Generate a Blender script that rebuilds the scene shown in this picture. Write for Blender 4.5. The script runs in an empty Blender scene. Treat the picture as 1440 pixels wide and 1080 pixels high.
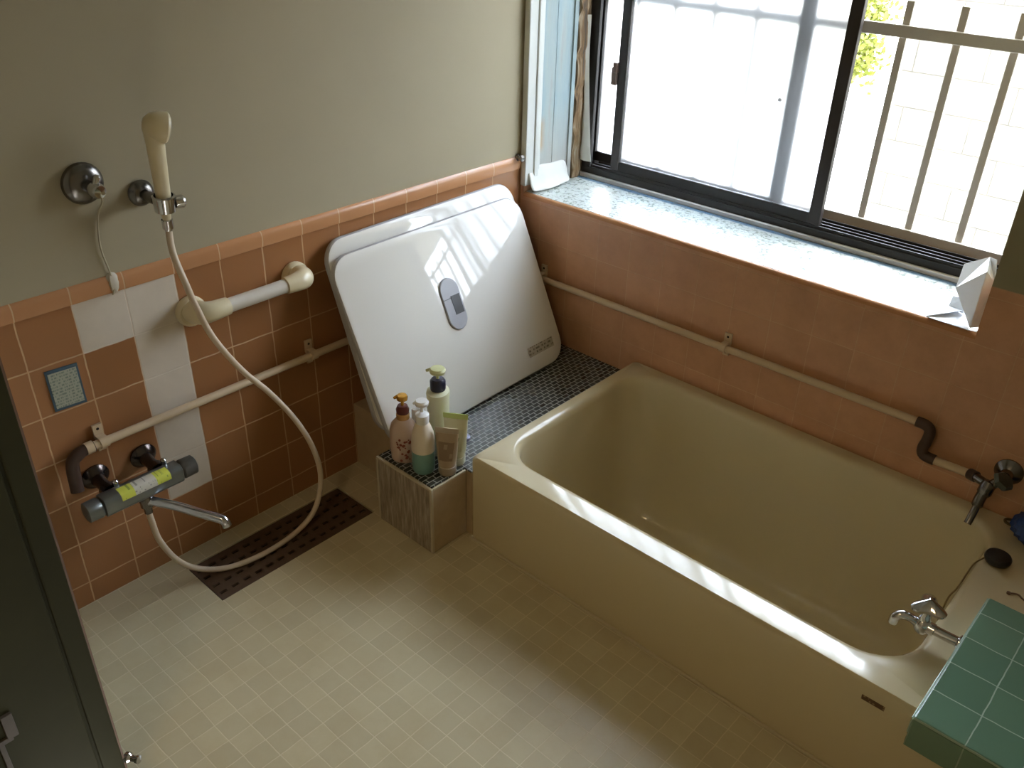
import bpy, bmesh, math, random
from mathutils import Vector, Matrix
random.seed(7)
sc = bpy.context.scene
COL = sc.collection
V = Vector

# ------------------------------------------------------------------ helpers
class MB:
    """collects shapes (world coordinates) that become ONE mesh object"""
    def __init__(s):
        s.v = []; s.f = []; s.mi = []; s.cur = 0
    def add(s, vs, fs):
        b = len(s.v)
        s.v += [tuple(p) for p in vs]
        for f in fs:
            s.f.append([b + i for i in f]); s.mi.append(s.cur)
        return s
    def box(s, lo, hi):
        x0, y0, z0 = lo; x1, y1, z1 = hi
        vs = [(x0,y0,z0),(x1,y0,z0),(x1,y1,z0),(x0,y1,z0),(x0,y0,z1),(x1,y0,z1),(x1,y1,z1),(x0,y1,z1)]
        return s.add(vs, [(0,3,2,1),(4,5,6,7),(0,1,5,4),(1,2,6,5),(2,3,7,6),(3,0,4,7)])
    def obox(s, c, ax, ay, az):
        c = V(c); ax = V(ax); ay = V(ay); az = V(az)
        vs = [c - ax - ay - az, c + ax - ay - az, c + ax + ay - az, c - ax + ay - az,
              c - ax - ay + az, c + ax - ay + az, c + ax + ay + az, c - ax + ay + az]
        return s.add(vs, [(0,3,2,1),(4,5,6,7),(0,1,5,4),(1,2,6,5),(2,3,7,6),(3,0,4,7)])
    def loft(s, loops, cap0=True, cap1=True):
        n = len(loops[0]); vs = [p for l in loops for p in l]; fs = []
        for i in range(len(loops) - 1):
            for j in range(n):
                a = i*n + j; b = i*n + (j+1) % n
                fs.append((a, b, b + n, a + n))
        if cap0: fs.append(tuple(range(n))[::-1])
        if cap1: fs.append(tuple(range((len(loops)-1)*n, len(loops)*n)))
        return s.add(vs, fs)
    def tube(s, path, r, seg=14, caps=True):
        pts = [V(p) for p in path]
        rs = r if isinstance(r, (list, tuple)) else [r] * len(pts)
        loops = []; up = None
        for i, p in enumerate(pts):
            t = (pts[min(i+1, len(pts)-1)] - pts[max(i-1, 0)]).normalized()
            if up is None:
                up = V((0,0,1)) if abs(t.z) < .9 else V((1,0,0))
            u = (up - t * up.dot(t)).normalized(); w = t.cross(u); up = u
            loops.append([p + (u*math.cos(2*math.pi*k/seg) + w*math.sin(2*math.pi*k/seg)) * rs[i] for k in range(seg)])
        return s.loft(loops, caps, caps)
    def lathe(s, prof, c, axis=(0,0,1), seg=28, sx=1.0, sy=1.0, u=None):
        a = V(axis).normalized(); c = V(c)
        if u is None: u = V((1,0,0)) if abs(a.x) < .8 else V((0,1,0))
        u = V(u); u = (u - a*u.dot(a)).normalized(); w = a.cross(u)
        loops = [[c + a*h + (u*sx*math.cos(2*math.pi*k/seg) + w*sy*math.sin(2*math.pi*k/seg)) * max(r, 1e-5) for k in range(seg)] for r, h in prof]
        return s.loft(loops)
    def build(s, name, mats, parent=None, smooth=True, bevel=0, bseg=2, origin=None, mods=None):
        o0 = V(origin) if origin is not None else (parent_world(parent) if parent else V((0,0,0)))
        me = bpy.data.meshes.new(name)
        me.from_pydata([tuple(V(p) - o0) for p in s.v], [], s.f)
        bm = bmesh.new(); bm.from_mesh(me)
        bmesh.ops.recalc_face_normals(bm, faces=bm.faces[:]); bm.to_mesh(me); bm.free()
        if not isinstance(mats, (list, tuple)): mats = [mats]
        for m in mats: me.materials.append(m)
        for p, k in zip(me.polygons, s.mi): p.material_index = k
        o = bpy.data.objects.new(name, me); COL.objects.link(o)
        if parent is not None: o.parent = parent
        else: o.location = o0
        if bevel:
            b = o.modifiers.new('bevel', 'BEVEL'); b.width = bevel; b.segments = bseg; b.limit_method = 'ANGLE'; b.angle_limit = math.radians(40)
        if smooth:
            for p in me.polygons: p.use_smooth = True
            m = o.modifiers.new('wn', 'WEIGHTED_NORMAL') if bevel else None
            try: me.set_sharp_from_angle(angle=math.radians(38))
            except Exception: pass
        return o

def parent_world(p):
    r = V((0,0,0))
    while p is not None:
        r = r + p.location; p = p.parent
    return r

def thing(name, label, cat, loc, group=None):
    o = bpy.data.objects.new(name, None); COL.objects.link(o); o.location = loc; o.empty_display_size = .05
    o['label'] = label; o['category'] = cat
    if group: o['group'] = group
    return o
def tag(o, label, cat, group=None):
    o['label'] = label; o['category'] = cat
    if group: o['group'] = group
    return o
def struct(o, label=None):
    o['kind'] = 'structure'
    if label: o['label'] = label
    return o

def rrect(cx, cy, hx, hy, r, n=8):
    r = min(r, hx, hy); out = []
    for sx, sy, a0 in ((1,1,0),(-1,1,90),(-1,-1,180),(1,-1,270)):
        for k in range(n + 1):
            a = math.radians(a0 + 90*k/n)
            out.append((cx + sx*(hx - r) + r*math.cos(a), cy + sy*(hy - r) + r*math.sin(a)))
    return out
def spline(P, n=8):
    P = [V(p) for p in P]; out = []
    for i in range(len(P) - 1):
        a = P[max(i-1,0)]; b = P[i]; c = P[i+1]; d = P[min(i+2,len(P)-1)]
        for k in range(n):
            t = k / n
            out.append(.5*((2*b) + (c-a)*t + (2*a-5*b+4*c-d)*t*t + (3*b-a-3*c+d)*t**3))
    out.append(P[-1]); return out

# ------------------------------------------------------------------ materials
def newmat(name):
    m = bpy.data.materials.new(name); m.use_nodes = True
    nt = m.node_tree; b = nt.nodes['Principled BSDF']
    return m, nt, b
def N(nt, t, **kw):
    n = nt.nodes.new(t)
    for k, v in kw.items(): setattr(n, k, v)
    return n
def mathn(nt, op, a, b=None, clamp=False):
    n = N(nt, 'ShaderNodeMath', operation=op, use_clamp=clamp)
    for i, x in enumerate((a, b)):
        if x is None: continue
        if isinstance(x, (int, float)): n.inputs[i].default_value = x
        else: nt.links.new(x, n.inputs[i])
    return n.outputs[0]
def mixc(nt, f, a, b, mode='MIX'):
    n = N(nt, 'ShaderNodeMix', data_type='RGBA', blend_type=mode)
    for i, x in ((0, f), (6, a), (7, b)):
        if isinstance(x, (int, float)): n.inputs[i].default_value = x
        elif isinstance(x, tuple): n.inputs[i].default_value = (*x[:3], 1)
        else: nt.links.new(x, n.inputs[i])
    return n.outputs[2]
def pos(nt): return N(nt, 'ShaderNodeNewGeometry').outputs['Position']
def noise(nt, vec, scale, detail=3, rough=.55):
    n = N(nt, 'ShaderNodeTexNoise'); n.inputs['Scale'].default_value = scale
    n.inputs['Detail'].default_value = detail; n.inputs['Roughness'].default_value = rough
    nt.links.new(vec, n.inputs['Vector']); return n
def ramp(nt, f, stops):
    n = N(nt, 'ShaderNodeValToRGB'); e = n.color_ramp.elements
    while len(e) < len(stops): e.new(.5)
    for k, (p, c) in enumerate(stops): e[k].position = p; e[k].color = (*c, 1)
    nt.links.new(f, n.inputs[0]); return n.outputs[0]
def bump(nt, b, h, strength=.3, dist=.002):
    n = N(nt, 'ShaderNodeBump'); n.inputs['Strength'].default_value = strength; n.inputs['Distance'].default_value = dist
    nt.links.new(h, n.inputs['Height']); nt.links.new(n.outputs[0], b.inputs['Normal'])

def plain(name, col, rough=.5, metal=0, coat=0, var=.06, vs=30, bmp=0, trans=0, spec=.5):
    m, nt, b = newmat(name)
    b.inputs['Roughness'].default_value = rough; b.inputs['Metallic'].default_value = metal
    b.inputs['Coat Weight'].default_value = coat; b.inputs['Coat Roughness'].default_value = .04
    b.inputs['Specular IOR Level'].default_value = spec
    if trans: b.inputs['Transmission Weight'].default_value = trans
    nz = noise(nt, pos(nt), vs)
    d = tuple(max(0, c*(1-var)) for c in col); l = tuple(min(1, c*(1+var)) for c in col)
    nt.links.new(mixc(nt, nz.outputs['Fac'], d, l), b.inputs['Base Color'])
    if bmp: bump(nt, b, nz.outputs['Fac'], bmp, .001)
    return m

def boxmask(nt, u, v, r, soft=.0015):
    """1 inside the rectangle r=(u0,u1,v0,v1)"""
    def step(x, e, up):
        d = mathn(nt, 'SUBTRACT', x, e) if up else mathn(nt, 'SUBTRACT', e, x)
        return mathn(nt, 'ADD', mathn(nt, 'DIVIDE', d, soft*2), .5, clamp=True)
    a = mathn(nt, 'MULTIPLY', step(u, r[0], True), step(u, r[1], False))
    b = mathn(nt, 'MULTIPLY', step(v, r[2], True), step(v, r[3], False))
    return mathn(nt, 'MULTIPLY', a, b)

def tile(name, ax, pu, pv, ou, ov, g, c1, c2, gc, rough=.25, wob=.0012, offset=0., bstr=.5, patches=None, pcol=None,
         plaster=None, coat=0, dirt=None, dirt_amt=.0):
    """grid of tiles in world coordinates; ax = which two axes; g = half the joint width.
    plaster = (v limit, colour, rough): painted plaster above that height"""
    m, nt, b = newmat(name)
    P = pos(nt); nz = noise(nt, P, 18, 2)
    sub = N(nt, 'ShaderNodeVectorMath', operation='SUBTRACT'); nt.links.new(nz.outputs['Color'], sub.inputs[0]); sub.inputs[1].default_value = (.5,.5,.5)
    sca = N(nt, 'ShaderNodeVectorMath', operation='SCALE'); nt.links.new(sub.outputs[0], sca.inputs[0]); sca.inputs['Scale'].default_value = wob*4
    add = N(nt, 'ShaderNodeVectorMath', operation='ADD'); nt.links.new(P, add.inputs[0]); nt.links.new(sca.outputs[0], add.inputs[1])
    sep = N(nt, 'ShaderNodeSeparateXYZ'); nt.links.new(add.outputs[0], sep.inputs[0])
    u = sep.outputs['XYZ'.index(ax[0])]; v = sep.outputs['XYZ'.index(ax[1])]
    cmb = N(nt, 'ShaderNodeCombineXYZ')
    nt.links.new(mathn(nt, 'ADD', u, -ou + 400*pu), cmb.inputs[0]); nt.links.new(mathn(nt, 'ADD', v, -ov + 400*pv), cmb.inputs[1])
    br = N(nt, 'ShaderNodeTexBrick', offset=offset, squash=1.0)
    nt.links.new(cmb.outputs[0], br.inputs['Vector'])
    for k, val in (('Scale',1),('Mortar Size',g),('Mortar Smooth',.35),('Bias',0),('Brick Width',pu),('Row Height',pv)): br.inputs[k].default_value = val
    for k, val in (('Color1',c1),('Color2',c2),('Mortar',gc)): br.inputs[k].default_value = (*val, 1)
    col = br.outputs['Color']; fac = br.outputs['Fac']
    if dirt:
        n2 = noise(nt, P, 9, 5, .7)
        f = mathn(nt, 'MULTIPLY', ramp(nt, n2.outputs['Fac'], [(.42,(0,0,0)),(.7,(1,1,1))]), dirt_amt)
        col = mixc(nt, f, col, dirt)
    rg = mathn(nt, 'ADD', mathn(nt, 'MULTIPLY', fac, .45), rough)
    h = mathn(nt, 'SUBTRACT', 1, fac)
    if patches:
        tot = None
        for r in patches:
            k = boxmask(nt, u, v, r)
            tot = k if tot is None else mathn(nt, 'MAXIMUM', tot, k)
        pc = mixc(nt, noise(nt, P, 25, 3).outputs['Fac'], tuple(c*.9 for c in pcol), tuple(min(1,c*1.06) for c in pcol))
        pc = mixc(nt, mathn(nt, 'MULTIPLY', fac, .22), pc, (.82,.76,.66))
        col = mixc(nt, tot, col, pc)
        rg = mathn(nt, 'ADD', rg, mathn(nt, 'MULTIPLY', tot, .25))
    if plaster:
        lim, pcl, pr = plaster
        k = mathn(nt, 'ADD', mathn(nt, 'DIVIDE', mathn(nt, 'SUBTRACT', sep.outputs[2], lim), .002), .5, clamp=True)
        n3 = noise(nt, P, 4, 6, .6)
        pc = mixc(nt, n3.outputs['Fac'], tuple(c*.93 for c in pcl), tuple(min(1, c*1.05) for c in pcl))
        col = mixc(nt, k, col, pc)
        rg = mathn(nt, 'MAXIMUM', rg, mathn(nt, 'MULTIPLY', k, pr))
        h = mathn(nt, 'MAXIMUM', h, k)
    nt.links.new(col, b.inputs['Base Color']); nt.links.new(mathn(nt,'MINIMUM',rg,1.0), b.inputs['Roughness'])
    b.inputs['Coat Weight'].default_value = coat
    bump(nt, b, h, bstr, .002)
    return m

PINK1, PINK2, PGROUT = (.335,.150,.060), (.29,.127,.047), (.55,.36,.20)  # left wall tiles: base colour darkened to offset direct window light
PLAST = (.36,.31,.205)
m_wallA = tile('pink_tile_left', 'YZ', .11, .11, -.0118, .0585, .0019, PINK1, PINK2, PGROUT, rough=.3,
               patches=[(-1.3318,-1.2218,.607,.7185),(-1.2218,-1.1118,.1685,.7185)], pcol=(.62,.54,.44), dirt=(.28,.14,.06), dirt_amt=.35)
m_cap = tile('pink_cap_tile', 'YZ', .11, .2, -.0118-.0, .6, .0016, (.50,.25,.12), (.46,.225,.105), PGROUT, rough=.22)
m_wallB = tile('pink_tile_back', 'XZ', .11, .11, .30, .295, .0013, (.56,.30,.165), (.52,.275,.15), (.60,.37,.22), rough=.3,
               plaster=(.758, (.26,.24,.15), .8), dirt=(.28,.14,.06), dirt_amt=.35)  # same tiles, base colour raised because this wall gets only indirect light
m_plaster = plain('cream_wall_paint', PLAST, .75, var=.05, vs=5, bmp=.08)
m_ceiling = plain('ceiling_paint', (.45,.42,.32), .8)
m_floor = tile('beige_mosaic_floor', 'XY', .05, .05, .002, -.0375, .0011, (.565,.50,.33), (.50,.44,.29), (.67,.60,.435), rough=.32, dirt=(.40,.30,.15), dirt_amt=.3, bstr=.35)
m_floorgrout = plain('pale_silicone', (.55,.48,.33), .5)
m_green = tile('green_counter_tile', 'XY', .081, .081, 1.552, -.745, .0013, (.13,.23,.155), (.11,.20,.135), (.30,.40,.30), rough=.18, bstr=.5)
m_greenside = tile('green_counter_side_tile', 'XZ', .081, .081, 1.552, .222, .0012, (.12,.20,.13), (.11,.19,.12), (.2,.28,.2), rough=.2, bstr=.4)
m_tub = plain('ivory_enamel', (.575,.495,.32), .15, coat=.25, var=.02, vs=6)
m_mosaic = tile('dark_mosaic', 'YX', .0235, .0140, 0, 0, .0014, (.025,.028,.026), (.06,.062,.055), (.36,.37,.33), rough=.25, offset=.5, wob=.0002, bstr=.6)
m_ledge = plain('ledge_render', (.42,.32,.20), .6, var=.12, vs=40, bmp=.3)
m_lip = plain('ledge_lip', (.48,.42,.29), .4)
def streak(name, c1, c2, c3):
    m, nt, b = newmat(name)
    mp = N(nt, 'ShaderNodeMapping'); mp.inputs['Scale'].default_value = (120, 120, 14); nt.links.new(pos(nt), mp.inputs[0])
    n = noise(nt, mp.outputs[0], 1, 3, .6)
    nt.links.new(ramp(nt, n.outputs['Fac'], [(.36,c1),(.52,c2),(.66,c3)]), b.inputs['Base Color'])
    b.inputs['Roughness'].default_value = .55; bump(nt, b, n.outputs['Fac'], .25, .001)
    return m
m_streak = streak('lime_streaked_render', (.20,.155,.11), (.30,.245,.175), (.42,.355,.27))
m_drain = plain('rusty_brown_drain_plate', (.085,.052,.033), .42, var=.3, vs=40, bmp=.2)
m_black = plain('black_rubber', (.012,.012,.012), .35)
m_dark = plain('trench_dark', (.02,.016,.012), .9)
m_chrome = plain('chrome', (.62,.63,.65), .14, metal=1, var=.03)
m_chromed = plain('dull_dark_chrome', (.19,.18,.17), .25, metal=1, var=.15)
m_body = plain('satin_mixer_body', (.20,.215,.21), .3, metal=.75, var=.08)
m_ivory = plain('ivory_plastic', (.64,.56,.37), .3, coat=.2)
m_bar = plain('pale_vinyl_bar', (.56,.52,.45), .4)
m_hose = plain('off_white_hose', (.55,.45,.33), .4)
m_pipe = plain('cream_pvc_pipe', (.56,.43,.28), .4)
m_wrap = plain('dark_brown_pipe_wrap', (.05,.024,.014), .5, var=.3, vs=80)
m_cover = plain('white_bath_cover', (.80,.79,.75), .05, coat=0, var=.012, vs=4)
m_rim = plain('grey_cover_rim', (.36,.36,.37), .4)
m_grey = plain('grey_handle_plastic', (.30,.30,.32), .35)
m_alu_dark = plain('dark_bronze_aluminium', (.035,.028,.025), .38, metal=.3, var=.15)
m_alu_black = plain('black_window_jamb', (.014,.011,.009), .6)
m_alu_haze = plain('glass_hazed_aluminium', (.16,.18,.21), .35, metal=.4)  # dark stile behind frosted glass; pale haze put into its colour
m_strip = plain('pale_metal_strip', (.66,.62,.58), .3, metal=.2)
m_vinyl = plain('white_vinyl_trim', (.66,.68,.64), .4, var=.04)
m_barpaint = plain('beige_painted_steel', (.56,.51,.44), .5, var=.08)
m_barpaint2 = m_barpaint
m_jamb = plain('dark_green_paint', (.026,.025,.010), .8, var=.2, vs=9, spec=.15)
m_jambrust = plain('worn_edge_brown', (.11,.06,.035), .6, var=.3)
m_paper = plain('peeling_white_paper', (.75,.75,.70), .6)
m_paper.node_tree.nodes['Principled BSDF'].inputs['Subsurface Weight'].default_value = .0
m_blue = plain('blue_net_scrubber', (.02,.055,.20), .6, var=.5, vs=160, bmp=.8)
m_milky = plain('milky_plastic', (.80,.82,.86), .35, var=.03)
m_water = None

def worn(name):
    m, nt, b = newmat(name); P = pos(nt)
    mp = N(nt, 'ShaderNodeMapping'); mp.inputs['Scale'].default_value = (9, 26, 3.2); nt.links.new(P, mp.inputs[0])
    n = noise(nt, mp.outputs[0], 1, 5, .65)
    sep = N(nt, 'ShaderNodeSeparateXYZ'); nt.links.new(P, sep.inputs[0])
    c = ramp(nt, n.outputs['Fac'], [(.25,(.30,.29,.26)),(.40,(.31,.37,.36)),(.6,(.25,.335,.355)),(.78,(.31,.34,.29))])
    # bare timber and rust stain near the foot of the board
    low = mathn(nt, 'SUBTRACT', 1, mathn(nt, 'DIVIDE', mathn(nt, 'SUBTRACT', sep.outputs[2], .70), .18), clamp=True)
    c = mixc(nt, mathn(nt, 'MULTIPLY', low, .75), c, (.38,.35,.30))
    st = boxmask(nt, mathn(nt, 'ADD', sep.outputs[1], mathn(nt,'MULTIPLY',n.outputs['Fac'],.02)), sep.outputs[2], (.055,.085,.76,.85), .012)
    c = mixc(nt, mathn(nt, 'MULTIPLY', st, .8), c, (.36,.22,.07))
    nt.links.new(c, b.inputs['Base Color']); b.inputs['Roughness'].default_value = .55
    bump(nt, b, n.outputs['Fac'], .4, .002); return m
m_worn = worn('worn_pale_blue_paint')
def rotten(name):
    m, nt, b = newmat(name); P = pos(nt)
    mp = N(nt, 'ShaderNodeMapping'); mp.inputs['Scale'].default_value = (80, 80, 5); nt.links.new(P, mp.inputs[0])
    n = noise(nt, mp.outputs[0], 1, 4, .6)
    nt.links.new(ramp(nt, n.outputs['Fac'], [(.35,(.045,.025,.009)),(.48,(.14,.075,.022)),(.58,(.22,.155,.085)),(.72,(.33,.30,.24))]), b.inputs['Base Color'])
    b.inputs['Roughness'].default_value = .7; bump(nt, b, n.outputs['Fac'], .6, .003); return m
m_rot = rotten('rotten_timber')

def sillmat():
    m, nt, b = newmat('blue_pebble_sill_film'); P = pos(nt)
    vo = N(nt, 'ShaderNodeTexVoronoi'); vo.inputs['Scale'].default_value = 95; nt.links.new(P, vo.inputs['Vector'])
    n = noise(nt, P, 60, 4, .7); n2 = noise(nt, P, 10, 3)
    c = ramp(nt, vo.outputs['Distance'], [(.12,(.34,.40,.34)),(.38,(.66,.70,.66)),(.6,(.17,.20,.17))])
    c = mixc(nt, ramp(nt, n.outputs['Fac'], [(.45,(0,0,0)),(.55,(1,1,1))]), c, (.56,.60,.58))
    c = mixc(nt, ramp(nt, n2.outputs['Fac'], [(.5,(0,0,0)),(.75,(.5,.5,.5))]), c, (.60,.56,.48))
    sep = N(nt, 'ShaderNodeSeparateXYZ'); nt.links.new(P, sep.inputs[0])
    e = mathn(nt, 'DIVIDE', mathn(nt, 'SUBTRACT', mathn(nt, 'ADD', sep.outputs[1], mathn(nt, 'MULTIPLY', n2.outputs['Fac'], .02)), .235), .01, clamp=True)
    c = mixc(nt, mathn(nt, 'MULTIPLY', e, .85), c, (.035,.11,.20))
    nt.links.new(c, b.inputs['Base Color'])
    b.inputs['Roughness'].default_value = .26; b.inputs['Metallic'].default_value = .1
    bump(nt, b, vo.outputs['Distance'], .35, .0015); return m
m_sill = sillmat()

def frosted():
    m = bpy.data.materials.new('frosted_glass'); m.use_nodes = True; nt = m.node_tree; nt.nodes.clear()
    out = N(nt, 'ShaderNodeOutputMaterial'); tr = N(nt, 'ShaderNodeBsdfTranslucent'); tr.inputs[0].default_value = (.93,.95,.97,1)
    rf = N(nt, 'ShaderNodeBsdfRefraction'); rf.inputs['Roughness'].default_value = .6; rf.inputs['IOR'].default_value = 1.26; rf.inputs[0].default_value = (.95,.97,1,1)
    gl = N(nt, 'ShaderNodeBsdfGlossy'); gl.inputs['Roughness'].default_value = .2
    m1 = N(nt, 'ShaderNodeMixShader'); m1.inputs[0].default_value = .94; nt.links.new(tr.outputs[0], m1.inputs[1]); nt.links.new(rf.outputs[0], m1.inputs[2])
    m2 = N(nt, 'ShaderNodeMixShader'); m2.inputs[0].default_value = .05; nt.links.new(m1.outputs[0], m2.inputs[1]); nt.links.new(gl.outputs[0], m2.inputs[2])
    nt.links.new(m2.outputs[0], out.inputs[0]); return m
m_frost = frosted()

def blockmat():
    m = tile('cream_concrete_block', 'XZ', .39, .20, .02, .10, .004, (.128,.123,.104), (.120,.115,.098), (.066,.058,.046), rough=.9, offset=.5, dirt=(.45,.38,.28), dirt_amt=.12)
    return m
m_block = blockmat()
m_ground = plain('pale_ground', (.45,.44,.41), .9, var=.1, vs=8)
m_leaf = plain('yellow_green_leaf', (.15,.165,.015), .6, var=.25, vs=60)

def label_mat(name, base, ink, su, sv, ax='XZ', thr=.55):
    """paper with rows of illegible small print"""
    m, nt, b = newmat(name)
    sep = N(nt, 'ShaderNodeSeparateXYZ'); nt.links.new(pos(nt), sep.inputs[0])
    u = sep.outputs['XYZ'.index(ax[0])]; v = sep.outputs['XYZ'.index(ax[1])]
    row = mathn(nt, 'GREATER_THAN', mathn(nt, 'FRACT', mathn(nt, 'MULTIPLY', v, sv)), .45)
    c = N(nt, 'ShaderNodeCombineXYZ'); nt.links.new(mathn(nt, 'MULTIPLY', u, su), c.inputs[0]); nt.links.new(mathn(nt, 'FLOOR', mathn(nt, 'MULTIPLY', v, sv)), c.inputs[1])
    n = noise(nt, c.outputs[0], 1, 2); k = mathn(nt, 'MULTIPLY', mathn(nt, 'GREATER_THAN', n.outputs['Fac'], thr), row)
    nt.links.new(mixc(nt, k, base, ink), b.inputs['Base Color']); b.inputs['Roughness'].default_value = .5
    return m

# ------------------------------------------------------------------ room shell
XR, YC, ZC = 1.95, -1.62, 2.25          # right wall, door wall, ceiling
mb = MB()
mb.box((0,-1.24,-.06),(.055,-.785,0)); mb.box((0,-1.62,-.06),(.21,-1.24,0)); mb.box((0,-.785,-.06),(.21,-.0,0))
mb.box((.21,-1.62,-.06),(XR,-.68,0)); mb.box((.21,-.68,-.06),(.464,0,0))
struct(mb.build('floor', m_floor, smooth=False), 'beige mosaic tiled bathroom floor')
MB().box((.03,-1.26,-.12),(.23,-.76,-.061)).build('floor_trench', m_dark, smooth=False)['kind'] = 'structure'

mb = MB(); mb.box((-.12,-1.74,-.12),(0,0,.7185))
w = mb.build('wall_left', [m_wallA, m_plaster], smooth=False)
mb2 = MB(); mb2.box((-.12,-1.74,.7185),(-.001,-.0,ZC)); mb2.build('plaster', m_plaster, w, smooth=False)
# bullnose cap row
mb2 = MB(); n = 8
loops = []
for y in [i*-.05 for i in range(0, 33)]:
    loops.append([(-.001,y,.7185),(.004,y,.7185),(.0055,y,.73),(.0055,y,.743),(.003,y,.752),(-.001,y,.755)])
mb2.loft(loops); mb2.build('cap_tiles', m_cap, w, smooth=True)
struct(w, 'left wall with salmon tiles below cream plaster')

# window wall, opening x 0.012..1.312, z .647..1.66
X0, X1, ZS, ZT = .012, 1.312, .647, 1.66
mb = MB()
mb.box((-.12,0,-.4),(XR+.1,.30,ZS-.012)); mb.box((X1,0,ZS-.012),(XR+.1,.30,ZC)); mb.box((-.12,.0,ZT),(X1,.30,ZC)); mb.box((-.12,0,ZS-.012),(X0-.0,.30,ZT))
w = mb.build('wall_back', m_wallB, smooth=False); struct(w, 'window wall with salmon tiles under the sill')
# rounded tile nosing under the sill edge
mb = MB(); lp = []
for x in (X0, X1+.0):
    lp.append([(x,-.0005,ZS-.0122)] + [(x, .010-.0105*math.cos(a), ZS-.011+.0105*math.sin(a)) for a in [i*math.pi/2/6 for i in range(7)]] + [(x,.010,ZS-.0122)])
mb.loft(lp); mb.build('sill_nosing', m_cap, w)
mb = MB(); mb.box((XR,YC-1.6,-.12),(XR+.1,0,ZC)); struct(mb.build('wall_right', m_plaster, smooth=False))
mb = MB(); mb.box((-.12,-1.74,-.12),(.40,YC,ZC)); mb.box((.40,-1.74,2.02),(XR,YC,ZC))
struct(mb.build('wall_front', m_plaster, smooth=False))
struct(MB().box((-.12,-3.3,ZC),(XR+.1,.30,ZC+.1)).build('ceiling', m_ceiling, smooth=False))
# dressing room the photo is taken from
mb = MB(); mb.box((-.12,-3.3,-.12),(-.02,-1.74,ZC)); mb.box((-.12,-3.4,-.12),(XR+.1,-3.3,ZC)); 
struct(mb.build('wall_hall', m_plaster, smooth=False))
struct(MB().box((-.02,-3.3,-.12),(XR,-1.74,-.02)).build('floor_hall', plain('hall_floor', (.30,.22,.14), .5), smooth=False))

# door frame on the left edge of the view
dj = MB()
dj.box((.40,-1.648,-.02),(.50,-1.612,2.02)); dj.box((.40,-1.80,-.02),(.50,-1.653,2.02)); dj.box((.40,-1.79,-.02),(.494,-1.62,2.0))
d = dj.build('door_1', m_jamb, smooth=False, bevel=.003); struct(d, 'dark green door jamb at the left edge of the view')
MB().box((.494,-1.614,-.02),(.4995,-1.6105,2.0)).build('worn_edge', m_jambrust, d, smooth=False)
mb = MB(); mb.box((.4995,-1.765,.268),(.506,-1.748,.318)); mb.box((.4995,-1.780,.05),(.505,-1.772,.272)); mb.box((.4995,-1.775,.262),(.505,-1.757,.272))
mb.build('latch', plain('dark_latch_iron', (.07,.06,.05), .7, var=.3, spec=.2), d, smooth=False, bevel=.001)
mb = MB(); mb.lathe([(.0,0),(.010,0),(.010,.008),(.006,.012),(.006,.020),(.0075,.022),(.0075,.028),(0,.030)], (.495,-1.606,.062), (1,.5,.1))
tag(mb.build('roller_catch', m_chrome, origin=(.495,-1.606,.062)), 'small chrome roller catch on the door jamb beside the floor', 'catch')

# ------------------------------------------------------------------ window
wn = MB()
YF0, YF1 = .262, .345
wn.box((X0,YF0,ZS),(X1,YF1,.678)); wn.box((X0,YF0,1.63),(X1,YF1,ZT)); wn.box((X0,YF0+.0,.678),(.054,.274,1.63)); wn.box((X0,.274,.678),(.020,YF1,1.63)); wn.box((X1-.03,YF0,.678),(X1,YF1,1.63))
for yy in (.268,.289,.311,.335): wn.box((.05,yy,.678),(X1-.03,yy+.004,.686))
win = wn.build('window_1', m_alu_black, smooth=False, bevel=.001); struct(win, 'sliding aluminium window with frosted sashes slid left')
MB().box((X0,.25,ZS-.002),(X1,.262,ZS+.012)).build('sill_strip', m_strip, win, smooth=False, bevel=.002)
mb = MB(); mb.box((X0,.0105,ZS-.012),(X1,.25,ZS)); mb.build('window_sill', m_sill, win, smooth=False)
def sash(x0, x1, y0, y1, z0, z1, wl, wr, ml, mr, mrail):
    s = MB(); s.box((x0,y0,z0),(x0+wl,y1,z1)); o = s.build('sash_stile', ml, win, smooth=False, bevel=.0015)
    s = MB(); s.box((x1-wr,y0,z0),(x1,y1,z1)); s.build('sash_stile', mr, win, smooth=False, bevel=.0015)
    s = MB(); s.box((x0+wl,y0+.002,z0),(x1-wr,y1-.002,z0+.030)); s.build('sash_rail', mrail, win, smooth=False, bevel=.0015)
    s = MB(); s.box((x0+wl,y0+.002,z1-.03),(x1-wr,y1-.002,z1)); s.build('sash_rail', mrail, win, smooth=False, bevel=.0015)
    ym = (y0+y1)/2
    s = MB(); s.add([(x0+wl,ym,z0+.03),(x1-wr,ym,z0+.03),(x1-wr,ym,z1-.03),(x0+wl,ym,z1-.03)], [(0,1,2,3)])
    s.build('glass_pane', m_frost, win, smooth=False)
sash(.126, .812, .270, .288, .684, 1.628, .030, .032, m_alu_dark, m_alu_dark, m_alu_black)
sash(.0205, .682, .313, .331, .684, 1.628, .012, .040, m_alu_black, m_alu_haze, m_alu_dark)
mb = MB(); mb.box((.108,.262,.935),(.127,.272,.985)); mb.box((.115,.258,.97),(.130,.272,1.0))
mb.build('sash_latch', plain('bronze_latch', (.16,.11,.09), .4, metal=.3), win, smooth=False, bevel=.003)
MB().lathe([(0,0),(.006,0),(.006,.01),(0,.012)], (.634,.305,.975), (-1,-.2,0)).build('sash_knob', m_chromed, win)
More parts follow.
